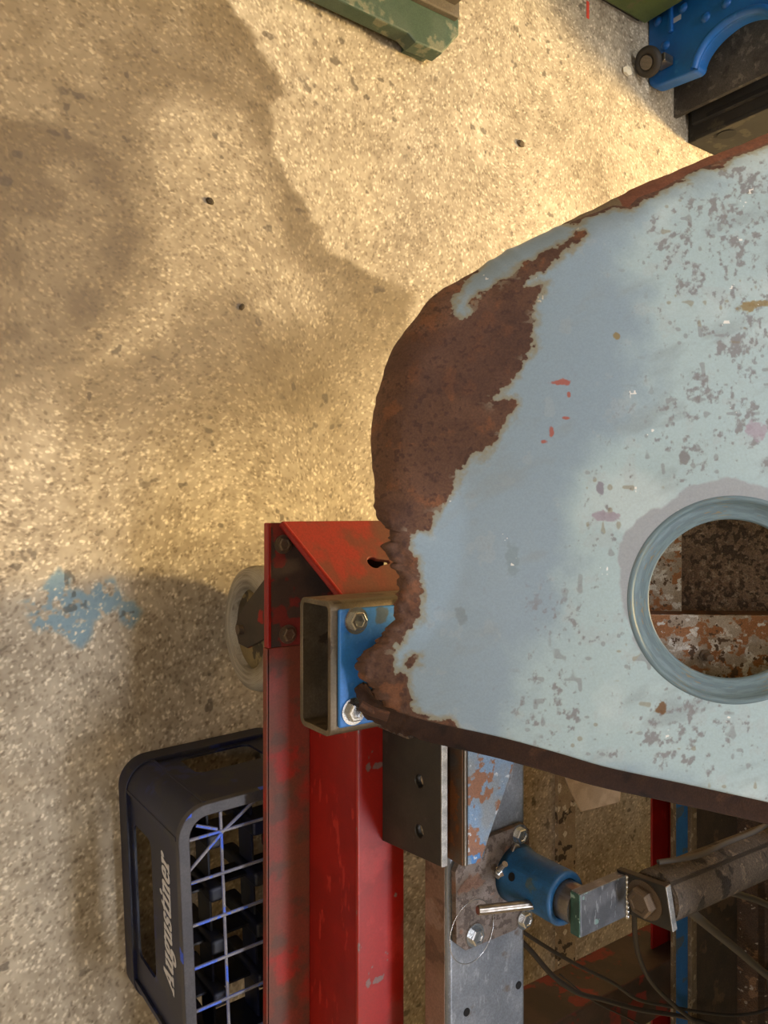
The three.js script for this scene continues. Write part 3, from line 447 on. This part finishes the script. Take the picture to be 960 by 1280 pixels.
// ───────────── straightening bench ─────────────
function hexBolt(parent, name, p, s, mat, dir = V(0, 1, 0), washer = 1) {   // s = head across corners / 2
  const g = new THREE.Group(); g.name = name; g.position.copy(p); g.quaternion.setFromUnitVectors(V(0, 1, 0), dir.clone().normalize()); parent.add(g);
  if (washer) part('washer', new THREE.CylinderGeometry(s * 1.35, s * 1.35, 0.0025, 28).translate(0, 0.00125, 0), mat, g);
  const pr = [[0, 0.0025], [s, 0.0025], [s, s * 0.72], [s * 0.86, s * 0.84], [s * 0.62, s * 0.84], [s * 0.55, s * 0.76], [0, s * 0.74]].map(([r, y]) => new THREE.Vector2(r, y));
  const h = new THREE.LatheGeometry(pr, 6).toNonIndexed(); h.computeVertexNormals(); part('bolt_head', h, mat, g);
  return g;
}
{
  const t = thing('frame_bench', 'red steel body-straightening bench on a pale caster wheel', 'bench');
  const XE = 1.15;
  part('beam_flange', merge(box(0.2, XE, 0.325, 0.33, -0.577, -0.505, 0.0015), box(0.2, XE, 0.318, 0.33, -0.5095, -0.504, 0.0015)), M.redFlange, t);
  part('beam_web', box(0.165, XE, 0.326, 0.462, -0.583, -0.577, 0.0012), M.redClean, t);
  part('beam_top', box(0.165, XE, 0.458, 0.464, -0.656, -0.576, 0.0025), M.redTop, t);
  part('beam_web', box(0.165, XE, 0.326, 0.4585, -0.656, -0.650, 0.0012), M.redClean, t);
  part('beam_flange', box(0.165, XE, 0.325, 0.33, -0.720, -0.650, 0.0012), M.redClean, t);
  // plate that takes the caster, with a folded red edge
  part('caster_plate', box(0.016, 0.2, 0.322, 0.330, -0.715, -0.510, 0.002), M.brownPlate, t);
  part('plate_edge', box(0.016, 0.2, 0.318, 0.331, -0.512, -0.5055, 0.002), M.redClean, t);
  for (const x of [0.048, 0.182]) hexBolt(t, 'bolt', V(x, 0.33, x < 0.1 ? -0.531 : -0.539), 0.0105, M.oldBolt);
  // sloping end plate with a key slot
  {
    const s = new THREE.Shape([[0, 0], [0.190, 0.060], [0.190, 0.235], [0, 0.235]].map(([a, d]) => new THREE.Vector2(a, d)));
    const k = new THREE.Path(); k.absarc(0.083, 0.124, 0.012, Math.PI * 0.75, Math.PI * 2.25, false); k.lineTo(0.083 + 0.004, 0.154); k.lineTo(0.083 - 0.004, 0.154); s.holes.push(k);
    const g = new THREE.ExtrudeGeometry(s, { depth: 0.004, bevelEnabled: true, bevelSize: 0.0015, bevelThickness: 0.0015, bevelSegments: 2 });
    const e = V(0.149, 0.134, 0).normalize(), nn = V(-e.y, e.x, 0);
    g.applyMatrix4(new THREE.Matrix4().makeBasis(e, V(0, 0, -1), nn)); g.translate(0.018, 0.331, -0.529);
    part('end_plate', muv(g), M.redDusty, t, 'dusty red sloping end plate with a keyhole slot');
    const p0 = V(0.018, 0.334, -0.528), p1 = p0.clone().addScaledVector(e, 0.186).add(V(0, 0, -0.060));
    part('end_plate_edge', rod(p0, p1, 0.0055, 0.0055, 12), M.redClean, t);
  }
  part('added_end_closure', plateXY([[0.02, 0.326], [0.165, 0.326], [0.165, 0.455]], -0.742, 0.005), M.redClean, t);  // unseen closure added to keep window light out of the key slot
  part('added_end_closure', box(0.160, 0.166, 0.326, 0.452, -0.742, -0.656, 0.001), M.redClean, t);
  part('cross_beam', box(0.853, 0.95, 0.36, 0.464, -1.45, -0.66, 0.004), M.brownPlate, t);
  part('cross_beam', box(0.19, 0.30, 0.36, 0.464, -1.22, -0.66, 0.004), M.redClean, t);
  part('rear_beam', merge(box(0.1, 1.6, 0.418, 0.464, -1.35, -1.344, 0.002), box(0.1, 1.6, 0.418, 0.423, -1.345, -1.288, 0.002)), M.redClean, t);
  // caster
  const c = new THREE.Group(); c.name = 'caster'; t.add(c);
  {
    const cx = 0.205, cy = 0.11, cz = -0.600, pr = [[0.07, -0.024], [0.098, -0.024], [0.106, -0.020], [0.110, -0.010], [0.1105, 0], [0.110, 0.010], [0.106, 0.020], [0.098, 0.024], [0.07, 0.024], [0.07, -0.024]].map(([r, y]) => new THREE.Vector2(r, y));
    const w = new THREE.LatheGeometry(pr, 72); w.rotateX(Math.PI / 2); w.translate(cx, cy, cz); part('tyre', muv(w), M.tyre, c);
    const h = new THREE.LatheGeometry([[0.0, -0.026], [0.022, -0.026], [0.026, -0.012], [0.071, -0.012], [0.071, 0.012], [0.026, 0.012], [0.022, 0.026], [0, 0.026]].map(([r, y]) => new THREE.Vector2(r, y)), 48); h.rotateX(Math.PI / 2); h.translate(cx, cy, cz); part('hub', muv(h), M.hub, c);
    for (const z of [-0.566, -0.640]) part('fork', plateXY([[0.06, 0.30], [0.17, 0.30], [0.235, 0.13], [0.232, 0.095], [0.205, 0.08], [0.178, 0.095], [0.075, 0.25]], z, 0.006), M.fork, c);
    part('swivel_head', rod(V(0.115, 0.285, -0.603), V(0.115, 0.322, -0.603), 0.048, 0.048, 32), M.fork, c);
    part('fork_bridge', box(0.06, 0.17, 0.282, 0.296, -0.646, -0.566), M.fork, c);
    part('axle', rod(V(cx, cy, -0.655), V(cx, cy, -0.557), 0.009, 0.009, 6), M.oldBolt, c);
  }
}
// jig tube with the blue plate
{
  const t = thing('jig_tube', 'short rectangular steel tube with a bright blue bolted plate, open end forward', 'steel tube');
  const x0 = 0.111, x1 = 0.277, y0 = 0.4645, y1 = 0.5405, r = 0.012, w = 0.0055;
  const rr = (S, a, b, c, d, q) => { S.moveTo(a + q, c); S.lineTo(b - q, c); S.absarc(b - q, c + q, q, -Math.PI / 2, 0, false); S.lineTo(b, d - q); S.absarc(b - q, d - q, q, 0, Math.PI / 2, false); S.lineTo(a + q, d); S.absarc(a + q, d - q, q, Math.PI / 2, Math.PI, false); S.lineTo(a, c + q); S.absarc(a + q, c + q, q, Math.PI, Math.PI * 1.5, false); return S; };
  const s = rr(new THREE.Shape(), x0, x1, y0, y1, r); s.holes.push(rr(new THREE.Path(), x0 + w, x1 - w, y0 + w, y1 - w, r - w));
  const g = new THREE.ExtrudeGeometry(s, { depth: 0.3, bevelEnabled: true, bevelSize: 0.0008, bevelThickness: 0.0008, bevelSegments: 1, curveSegments: 8 }); g.translate(0, 0, -0.787);
  part('tube', muv(g), M.tubeSteel, t);
  part('blue_plate', box(0.120, 0.266, 0.5405, 0.547, -0.70, -0.496, 0.0025), M.blueJig, t, 'bright blue painted plate');
  part('rib', prismXZ([[0.176, -0.56], [0.186, -0.55], [0.222, -0.60], [0.222, -0.66], [0.212, -0.66], [0.212, -0.602]], 0.547, 0.556), M.blueJig, t);
  hexBolt(t, 'bolt', V(0.135, 0.547, -0.519), 0.0125, M.zinc); hexBolt(t, 'bolt', V(0.247, 0.547, -0.515), 0.0125, M.zinc);
}
// steel box beam
{
  const t = thing('box_beam', 'bare grey steel box beam running beside the red bench', 'steel beam');
  const g = box(0.12, 1.15, 0.508, 0.56, -0.803, -0.657, 0.008); part('beam_body', g, M.steel, t);
  part('beam_side', box(0.122, 1.148, 0.512, 0.5535, -0.6575, -0.6562, 0.0005), M.steelSide, t, 'rust-stained side of the beam');
  for (const [x, z] of [[0.677, -0.788], [0.679, -0.69]]) part('bolt_hole', new THREE.CylinderGeometry(0.0055, 0.0055, 0.0012, 20).translate(x, 0.5602, z), plain(0x080808, 0.9), t);
  for (const x of [[0.20, 0.29], [0.86, 0.94]]) part('spacer', box(x[0], x[1], 0.464, 0.508, -0.80, -0.665, 0.003), M.blackSteel, t);
}
// black angle plate
{
  const t = thing('angle_plate', 'black steel plate with two drilled holes standing on the red beam', 'bracket');
  const z = -0.617, h1 = 0.5945;
  part('plate', plateXY([[0.284, 0.4645], [0.462, 0.4645], [0.450, h1], [0.284, h1]], z, 0.010, [[0.354, 0.549, 0.0085], [0.4195, 0.549, 0.0085]]), M.blackSteel, t);
  part('cut_edge', box(0.284, 0.4505, h1 - 0.0012, h1 + 0.0012, z - 0.010, z - 0.0005, 0.0006), M.cutEdge, t, 'bright sawn edge');
  part('foot', box(0.284, 0.30, 0.4645, 0.54, z, z + 0.012, 0.003), M.scalePlate, t);
}
// rusty blue bracket
{
  const t = thing('gusset_bracket', 'rusted bracket with a flaking pale blue triangular top, on the grey beam', 'bracket');
  part('front_plate', box(0.25, 0.457, 0.5605, 0.598, -0.656, -0.650, 0.002), M.rustStrip, t, 'brown rusty upright edge');
  part('edge', box(0.25, 0.457, 0.5965, 0.6005, -0.657, -0.6515, 0.0015), M.bright, t);
  part('top_plate', prismXZ([[0.25, -0.6575], [0.4555, -0.6575], [0.458, -0.678], [0.348, -0.736], [0.25, -0.77]], 0.594, 0.6005), M.blueRust, t);
  part('rib', prismXZ([[0.25, -0.66], [0.44, -0.66], [0.44, -0.675], [0.34, -0.725], [0.25, -0.755]], 0.5605, 0.594), M.rustStrip, t);
}
// clamp: base plate, blue socket, rod and clevis
{
  const t = thing('clamp_mount', 'scaly steel clamp plate with a blue socket, cross pin and clevis, bolted on', 'clamp');
  part('base_plate', prismXZ([[0.574, -0.664], [0.588, -0.680], [0.589, -0.773], [0.575, -0.800], [0.454, -0.800], [0.443, -0.789], [0.448, -0.681], [0.478, -0.662]], 0.5605, 0.570), M.scalePlate, t);
  for (const [x, z, s] of [[0.456, -0.779, 0.0105], [0.459, -0.697, 0.0105], [0.571, -0.695, 0.0115], [0.578, -0.789, 0.0105]]) hexBolt(t, 'bolt', V(x, 0.57, z), s, M.zinc);
  hexBolt(t, 'bolt', V(0.4735, 0.57, -0.768), 0.009, M.bright, V(0, 1, 0), 0);
  const sx = 0.508, sz = -0.774;
  const sock = new THREE.LatheGeometry([[0.024, 0], [0.040, 0], [0.037, 0.01], [0.0355, 0.02], [0.0355, 0.088], [0.033, 0.092], [0.0265, 0.092], [0.0255, 0.088], [0.0255, 0]].map(([r, y]) => new THREE.Vector2(r, y)), 48); sock.translate(sx, 0.57, sz);
  part('socket', muv(sock), M.blueSocket, t, 'worn blue socket');
  part('grease_hole', rod(V(sx - 0.012, 0.595, sz + 0.0325), V(sx - 0.0127, 0.595, sz + 0.0345), 0.0055, 0.0055, 16), plain(0x0a0a0a, 0.9), t);
  part('rod', muv(rod(V(sx, 0.575, sz), V(sx, 0.685, sz), 0.0248, 0.0248, 40)), M.bright, t);
  part('cross_pin', merge(rod(V(0.520, 0.633, -0.755), V(0.514, 0.608, -0.668), 0.0062, 0.0062, 20), rod(V(0.514, 0.608, -0.668), V(0.5139, 0.6077, -0.6668), 0.0062, 0.0052, 20)), M.bright, t);
  const stud = new THREE.Group(); stud.name = 'stud'; t.add(stud);
  part('shank', rod(V(0.492, 0.576, -0.736), V(0.478, 0.590, -0.733), 0.004, 0.004, 12), M.zinc, stud);
  part('nut', rod(V(0.5, 0.571, -0.738), V(0.494, 0.577, -0.7365), 0.0078, 0.0078, 6), M.zinc, stud);
  part('clevis_plate', box(0.482, 0.537, 0.684, 0.700, -0.848, -0.757, 0.0015), M.greyPlate, t);
  part('clevis_end', box(0.4825, 0.5365, 0.6845, 0.6995, -0.758, -0.7555, 0.001), M.greenEnd, t, 'green painted plate end');
  const ang = 0.12;
  const up = new THREE.Group(); up.name = 'upright'; up.position.set(0.512, 0.692, -0.852); up.rotation.z = 0.09; up.rotation.y = ang; t.add(up);
  part('upright_plate', box(-0.034, 0.024, -0.004, 0.072, -0.008, 0.002, 0.0012), M.blackSteel, up);
  part('cut_edge', box(-0.0335, 0.0235, 0.0715, 0.0732, -0.0075, 0.0018, 0.0005), M.cutEdge, up, 'bright sawn edge');
  const bolt = hexBolt(t, 'clevis_bolt', V(0.503, 0.728, -0.850), 0.019, M.oldBolt, V(0.12, 0, 1));
  const wg = []; for (let k = 0; k < 9; k++) { const s = new THREE.SphereGeometry(0.0042, 12, 8); s.scale(1, 0.8, 0.8); s.translate(0.484 + k * 0.0064, 0.7012, -0.8475); wg.push(s); }
  part('weld_bead', merge(...wg), M.weld, t, 'shiny weld bead');
}
// brace tube going away from the clamp
single('brace_tube', muv(merge(rod(V(0.500, 0.735, -0.862), V(0.52, 0.74, -1.7), 0.034, 0.034, 40), rod(V(0.5, 0.735, -0.8625), V(0.5, 0.735, -0.8605), 0.034, 0.030, 40))), M.dirtyTube, 'thick grimy brown tube leading back from the clevis bolt', 'tube');
// rails beyond the bench
{
  const t = thing('blue_rail', 'narrow blue painted steel rail with rusty edges behind the bench', 'rail');
  part('rail_face', box(0.1, 1.6, 0.4645, 0.470, -1.334, -1.296, 0.001), M.blueRail, t);
  part('rail_edge', box(0.1, 1.6, 0.4645, 0.4705, -1.296, -1.286, 0.001), M.railEdge, t); part('rail_edge', box(0.1, 1.6, 0.4645, 0.478, -1.352, -1.334, 0.002), M.railEdge, t);
  const r = thing('chassis_rail', 'dark dirty chassis rail with a rough rusty rounded spine, behind the blue rail', 'rail');
  part('rail_plate', box(0.1, 1.7, 0.4645, 0.474, -1.5, -1.354, 0.002), M.brownDark, r);
  const g = rod(V(0.1, 0.475, -1.557), V(1.7, 0.475, -1.557), 0.056, 0.056, 28); part('rail_spine', muv(g), M.rustPipe, r, 'rough rusty rounded spine');
  part('rail_plate', box(0.1, 1.7, 0.4645, 0.474, -1.70, -1.60, 0.002), M.redClean, r);
}
single('floor_strip', box(0.2, 2.4, 0.0005, 0.012, -1.54, -1.474, 0.002), M.chipped, 'chipped off-white strip on the floor under the blue socket', 'floor strip');
single('card_scrap', prismXZ([[0.40, -0.94], [0.4494, -0.9636], [0.4944, -0.9927], [0.4999, -1.0912], [0.43, -1.10]], 0.497, 0.500), surf({ a: 0xc0a98c, b: 0xae987c, rough: 0.9, size: 0.1 }), 'pale torn scrap of board showing below the wheel arch', 'scrap');

// cables
function cable(pts, r, mat, label) { single('cable', tube(pts.map((p) => V(...p)), r, 90, 8), mat, label, 'cable', 'loose cables under the fender'); }

cable([[0.642,0.5,-0.834],[0.687,0.5,-0.877],[0.738,0.5,-0.922],[0.786,0.5,-0.979],[0.834,0.49,-1.061],[0.898,0.48,-1.173],[0.944,0.49,-1.279],[1.004,0.5,-1.394]], 0.0042, M.cable, 'thick dark cable looping low from the grey beam across the red cross beam');
cable([[0.63,0.505,-0.834],[0.665,0.505,-0.877],[0.727,0.505,-0.96],[0.802,0.505,-1.07],[0.855,0.5,-1.137],[0.902,0.5,-1.23],[0.962,0.5,-1.356],[0.996,0.51,-1.453],[0.99,0.535,-1.503],[0.964,0.545,-1.545],[0.909,0.545,-1.579]], 0.003, M.cable, 'thin dark cable above the thick one, curling back over the chassis rail');
cable([[0.552,0.68,-0.891],[0.591,0.66,-0.918],[0.682,0.6,-1.005],[0.763,0.56,-1.082],[0.829,0.53,-1.154],[0.903,0.512,-1.239],[0.951,0.497,-1.299],[0.997,0.49,-1.356]], 0.0038, M.cable, 'dark cable hanging in a curve from the clevis plate');
cable([[0.573,0.68,-1.0],[0.613,0.66,-1.059],[0.719,0.6,-1.218],[0.808,0.57,-1.344],[0.885,0.55,-1.448],[0.965,0.54,-1.557]], 0.0075, M.cableGrey, 'thickest grey cable slanting down below the grimy tube');
cable([[0.909,0.54,-1.503],[0.947,0.54,-1.509],[0.997,0.54,-1.53],[1.083,0.54,-1.576]], 0.008, M.cableGrey, 'short thick grey cable lying on the rusty chassis spine');
cable([[0.461,0.729,-0.875],[0.460,0.748,-0.93],[0.459,0.75,-1.0],[0.460,0.75,-1.08],[0.462,0.72,-1.25]], 0.0035, M.cableGrey, 'thin cable clinging to the far side of the grimy tube');
cable([[0.654,0.6,-1.242],[0.694,0.58,-1.327],[0.737,0.56,-1.416],[0.792,0.54,-1.52]], 0.006, M.cableGrey, 'grey cable ducking under the grimy tube at the right edge');
cable([[0.77,0.47,-0.974],[0.842,0.47,-1.054],[0.918,0.47,-1.163],[0.984,0.48,-1.258]], 0.0014, M.cable, 'hair-thin wire under the thick cable');

// ───────────── crate, upside down ─────────────
{
  const t = thing('bottle_crate', 'dark blue plastic bottle crate turned upside down under the red beam', 'crate', [0.428, 0, -0.386], THREE.MathUtils.degToRad(2.4));
  const L = 0.41, D = 0.30, H = 0.285, R = 0.045;
  const rrect = (S, x0, x1, z0, z1, q) => { S.moveTo(x0 + q, z0); S.lineTo(x1 - q, z0); S.absarc(x1 - q, z0 + q, q, -Math.PI / 2, 0, false); S.lineTo(x1, z1 - q); S.absarc(x1 - q, z1 - q, q, 0, Math.PI / 2, false); S.lineTo(x0 + q, z1); S.absarc(x0 + q, z1 - q, q, Math.PI / 2, Math.PI, false); S.lineTo(x0, z0 + q); S.absarc(x0 + q, z0 + q, q, Math.PI, Math.PI * 1.5, false); return S; };
  const ringY = (o, w, y0, y1, bv = 0.0015) => { const s = rrect(new THREE.Shape(), -o, L + o, -o, D + o, R + o); s.holes.push(rrect(new THREE.Path(), -o + w, L + o - w, -o + w, D + o - w, Math.max(0.004, R + o - w))); const g = new THREE.ExtrudeGeometry(s, { depth: y1 - y0 - 2 * bv, bevelEnabled: true, bevelSize: bv, bevelThickness: bv, bevelOffset: -bv, bevelSegments: 2, curveSegments: 10 }); g.rotateX(-Math.PI / 2); g.translate(0, y0 + bv, 0); return muv(g); };
  part('lower_rim', ringY(0.003, 0.012, 0, 0.042), M.crate, t);
  part('upper_rim', ringY(0, 0.017, H - 0.014, H), M.crateRim, t, 'scuffed rim with bright blue paint spots');
  // rounded corner posts
  for (const [cx, cz, a0] of [[R, -R, 90], [L - R, -R, 0], [L - R, -(D - R), 270], [R, -(D - R), 180]]) {
    const s = new THREE.Shape(), b = a0 * Math.PI / 180; void b;
    const s0 = { 90: [Math.PI, 1.5 * Math.PI], 0: [1.5 * Math.PI, 2 * Math.PI], 270: [0, Math.PI / 2], 180: [Math.PI / 2, Math.PI] }[a0];
    s.absarc(0, 0, R, s0[0], s0[1], false); s.absarc(0, 0, R - 0.004, s0[1], s0[0], true);
    const g = new THREE.ExtrudeGeometry(s, { depth: H - 0.05, bevelEnabled: false, curveSegments: 14 }); g.rotateX(-Math.PI / 2); g.translate(cx, 0.038, cz); part('corner_post', muv(g), M.crate, t);
  }
  // side panels, each with a long opening; the long ones are set back between ribs
  const panel = (w, x0, holeW, y0, y1) => {
    const s = new THREE.Shape([[x0, 0.038], [w - x0, 0.038], [w - x0, H - 0.012], [x0, H - 0.012]].map(([a, b]) => new THREE.Vector2(a, b)));
    const c = w / 2, q = 0.016, h = new THREE.Path(), a = c - holeW / 2, b = c + holeW / 2; h.moveTo(a + q, y0); h.lineTo(b - q, y0); h.absarc(b - q, y0 + q, q, -Math.PI / 2, 0, false); h.lineTo(b, y1 - q); h.absarc(b - q, y1 - q, q, 0, Math.PI / 2, false); h.lineTo(a + q, y1); h.absarc(a + q, y1 - q, q, Math.PI / 2, Math.PI, false); h.lineTo(a, y0 + q); h.absarc(a + q, y0 + q, q, Math.PI, 1.5 * Math.PI, false); s.holes.push(h);
    return new THREE.ExtrudeGeometry(s, { depth: 0.004, bevelEnabled: false, curveSegments: 8 });
  };
  const p1 = panel(L, R - 0.004, 0.225, 0.055, 0.145); p1.translate(0, 0, -0.008); part('side_panel', muv(p1), M.crate, t);
  const p2 = panel(L, R - 0.004, 0.225, 0.055, 0.145); p2.translate(0, 0, -D + 0.004); part('side_panel', muv(p2), M.crate, t);
  const p3 = panel(D, R - 0.004, 0.13, 0.055, 0.145); p3.rotateY(Math.PI / 2); p3.translate(0.004, 0, 0); part('side_panel', muv(p3), M.crate, t);
  const p4 = panel(D, R - 0.004, 0.13, 0.055, 0.145); p4.rotateY(Math.PI / 2); p4.translate(L - 0.008, 0, 0); part('side_panel', muv(p4), M.crate, t);
  for (const x of [R - 0.002, L - R + 0.002]) part('rib', box(x - 0.003, x + 0.003, 0.038, H - 0.01, -0.006, 0.001, 0.001), M.crate, t);
  for (const z of [-R, -D + R]) part('rib', box(-0.001, 0.006, 0.038, H - 0.01, z - 0.003, z + 0.003, 0.001), M.crate, t);
  // bottom lattice
  const nx = 5, nz = 4, ix = 0.017, wr = 0.0026;
  for (let k = 1; k < nz; k++) { const z = -(ix + 0.010 + (D - 2 * ix - 0.02) * (k - 0.5) / (nz - 1)); part('lattice_bar', muv(rod(V(ix - 0.004, H - 0.008, z), V(L - ix + 0.004, H - 0.008, z), wr, wr, 8)), M.crateWire, t); }
  for (let k = 0; k <= nx; k++) { const x = ix + 0.031 + (L - 2 * ix - 0.062) * k / nx; part('lattice_bar', muv(rod(V(x, H - 0.0065, -ix + 0.004), V(x, H - 0.0065, -D + ix - 0.004), wr, wr, 8)), M.crateWire, t); }
  { const c = V(ix + 0.031, H - 0.0065, -(ix + 0.055)); for (const e of [V(ix, H - 0.0065, -(ix + 0.105)), V(ix + 0.075, H - 0.0065, -ix), V(ix + 0.012, H - 0.0065, -(ix + 0.012))]) part('lattice_bar', muv(rod(c.clone().lerp(e, e.x < 0.03 && e.z > -0.04 ? 0.25 : 0), e, wr, wr, 8)), M.crateWire, t); }
  // bottle dividers inside
  for (let k = 1; k < nz; k++) { const z = -D * k / nz; part('divider', box(0.008, L - 0.008, 0.155, 0.205, z - 0.002, z + 0.002, 0.0005), M.crateIn, t); }
  for (let k = 1; k < nx; k++) { const x = L * k / nx; part('divider', box(x - 0.002, x + 0.002, 0.155, 0.205, -D + 0.008, -0.009, 0.0005), M.crateIn, t); }
  for (let k = 1; k < nx; k++) for (let m = 1; m < nz; m++) part('divider_post', box(L * k / nx - 0.012, L * k / nx + 0.012, 0.10, 0.235, -D * m / nz - 0.012, -D * m / nz + 0.012, 0.006), M.crateIn, t);
  // white lettering, upside down like the crate
  const font = await new FontLoader().loadAsync('fonts/droid/droid_serif_bold.typeface.json');
  const tx = new TextGeometry('Augustiner', { font, size: 0.042, depth: 0.0004, curveSegments: 5, bevelEnabled: true, bevelSize: 0.0011, bevelThickness: 0.0002, bevelSegments: 1 }); tx.computeBoundingBox();
  const bb = tx.boundingBox, wd = bb.max.x - bb.min.x; tx.translate(-(bb.min.x + bb.max.x) / 2, 0, 0); tx.scale(0.205 / wd, 1, 1);
  tx.applyMatrix4(new THREE.Matrix4().set(1, 0.22, 0, 0, 0, 1, 0, 0, 0, 0, 1, 0, 0, 0, 0, 1)); tx.rotateZ(Math.PI); tx.translate(0.196, 0.228, -0.0038);
  part('lettering', tx, M.print, t, 'white printed lettering reading Augustiner');
}

// ───────────── things along the far side ─────────────
{
  const t = thing('machine_base', 'green iron machine foot with a grey column, near the top edge', 'machine base');
  part('base_rail', prismXZ([[-1.3, -0.45], [-1.02, -0.45], [-1.004, -0.965], [-0.992, -0.985], [-0.994, -1.058], [-1.05, -1.105], [-1.3, -1.105]], 0.02, 0.06, 0.004), M.greenPaint, t);
  part('foot_pad', prismXZ([[-1.28, -0.99], [-1.0, -0.99], [-1.0, -1.05], [-1.05, -1.09], [-1.28, -1.09]], 0, 0.024, 0.002), M.greenPaint, t);
  part('foot_pad', prismXZ([[-1.28, -0.47], [-1.04, -0.47], [-1.04, -0.56], [-1.28, -0.56]], 0, 0.024, 0.002), M.greenPaint, t);
  part('column', merge(box(-1.3, -1.098, 0.058, 0.8, -1.085, -0.55, 0.006), box(-1.3, -1.075, 0.058, 0.075, -1.095, -0.55, 0.004)), M.column, t);
}
{
  const t = thing('green_cabinet', 'olive green steel cabinet at the top right corner', 'cabinet');
  part('body', box(-1.85, -1.36, 0.012, 0.75, -1.825, -1.2, 0.006), M.greenCab, t);
  part('plinth', box(-1.83, -1.37, 0, 0.014, -1.81, -1.21, 0.001), M.rubber, t);
}
{
  const t = thing('mechanics_creeper', 'bright blue moulded mechanic\'s creeper stood on edge beside the green cabinet', 'creeper');
  const s = new THREE.Shape(); s.moveTo(-1.66, 0.0); s.lineTo(-1.225, 0.0); s.quadraticCurveTo(-1.19, 0.002, -1.188, 0.036); s.lineTo(-1.176, 0.140); s.quadraticCurveTo(-1.176, 0.157, -1.192, 0.158);
  s.bezierCurveTo(-1.235, 0.172, -1.252, 0.23, -1.252, 0.265); s.bezierCurveTo(-1.25, 0.30, -1.235, 0.34, -1.192, 0.372); s.lineTo(-1.176, 0.40); s.lineTo(-1.188, 0.42); s.quadraticCurveTo(-1.19, 0.46, -1.24, 0.46); s.lineTo(-1.66, 0.46);
  const g = new THREE.ExtrudeGeometry(s, { depth: 0.03, bevelEnabled: true, bevelSize: 0.006, bevelThickness: 0.006, bevelOffset: -0.006, bevelSegments: 3, curveSegments: 20 }); g.translate(0, 0, -1.892); part('shell', muv(g), M.creeper, t);
  const rim = new THREE.CatmullRomCurve3([V(-1.180, 0.148, -1.85), V(-1.21, 0.160, -1.85), V(-1.240, 0.19, -1.85), V(-1.257, 0.235, -1.85), V(-1.257, 0.285, -1.85), V(-1.240, 0.335, -1.85), V(-1.2, 0.372, -1.85)]);
  const rg = new THREE.TubeGeometry(rim, 50, 0.011, 10, false); part('rim', muv(rg), M.creeper, t);
  for (const [x, y] of [[-1.369, 0.033], [-1.29, 0.056], [-1.365, 0.111], [-1.304, 0.177], [-1.31, 0.235], [-1.36, 0.3]]) { const b = new THREE.SphereGeometry(0.014, 20, 12); b.scale(1, 1, 0.7); b.translate(x, y, -1.858); part('stud', b, M.creeper, t); }
  part('step', box(-1.66, -1.315, 0.068, 0.082, -1.862, -1.847, 0.005), M.creeper, t);
  part('sticker', box(-1.352, -1.338, 0.078, 0.105, -1.8565, -1.8555, 0.0003), plain(0xa9b6c4, 0.6), t);
  const c = new THREE.Group(); c.name = 'caster'; t.add(c);
  const ty = new THREE.TorusGeometry(0.028, 0.0115, 14, 40); ty.rotateY(0.5); ty.translate(-1.232, 0.043, -1.798); part('tyre', muv(ty), M.rubber, c);
  part('hub', rod(V(-1.238, 0.043, -1.808), V(-1.226, 0.043, -1.788), 0.018, 0.018, 24), M.column, c);
  part('fork', merge(box(-1.246, -1.222, 0.045, 0.085, -1.852, -1.812, 0.004), rod(V(-1.232, 0.043, -1.79), V(-1.236, 0.066, -1.85), 0.008, 0.012, 12)), M.bright, c);
}
single('grey_board', box(-1.62, -1.150, 0.0, 0.36, -1.99, -1.976, 0.002), M.board, 'dark grey speckled board standing behind the blue creeper', 'board');
{
  const t = thing('black_case', 'dirty black plastic case with a round hole, behind the grey board', 'case');
  part('body', merge(box(-1.62, -1.093, 0, 0.34, -2.36, -2.045, 0.006), box(-1.62, -1.135, 0.02, 0.34, -2.05, -2.03, 0.004)), M.caseBlack, t);
  part('slot', box(-1.149, -1.137, 0.07, 0.30, -2.034, -2.0285, 0.001), plain(0x090807, 0.9), t);
  part('ridge', box(-1.10, -1.089, 0.03, 0.33, -2.052, -2.036, 0.003), M.caseBlack, t);
  const h = new THREE.CylinderGeometry(0.026, 0.026, 0.004, 32); h.rotateZ(Math.PI / 2); h.translate(-1.0925, 0.10, -2.085); part('round_hole', h, plain(0x080706, 0.9), t);
}
// bits on the floor
{
  const chip = (x, z, r, c, label) => { const g = new THREE.DodecahedronGeometry(r, 0); g.scale(1.2, 0.5, 0.9); g.rotateY(x * 9); g.translate(x, r * 0.38, z); single('stone_chip', g, plain(c, 0.9), label, 'chip'); };
  chip(-1.211, -1.757, 0.016, 0xe2d9bf, 'white chip on the floor in front of the creeper wheel');
  chip(-0.901, -1.352, 0.010, 0x5a4c38, 'dark brown chip lying on bright floor above the fender');
  chip(-0.575, -0.551, 0.007, 0x3f3527, 'small dark chip on the damp floor stain');
  chip(-0.389, -0.615, 0.006, 0x3f3527, 'tiny dark chip between the damp stain and the fender nose');
  single('paper_scrap', box(-1.345, -1.30, 0.0003, 0.0015, -1.605, -1.595, 0.0003), plain(0xd84a34, 0.7), 'small red scrap on the floor beside the green cabinet', 'scrap');
  const w = new THREE.TorusGeometry(0.041, 0.00055, 6, 90); w.rotateX(Math.PI / 2 - 0.06); w.translate(0.563, 0.5735, -0.688); single('wire_loop', w, M.zinc, 'thin loop of bright wire around the lower clamp bolt', 'wire');
}
renderer.render(scene, camera);
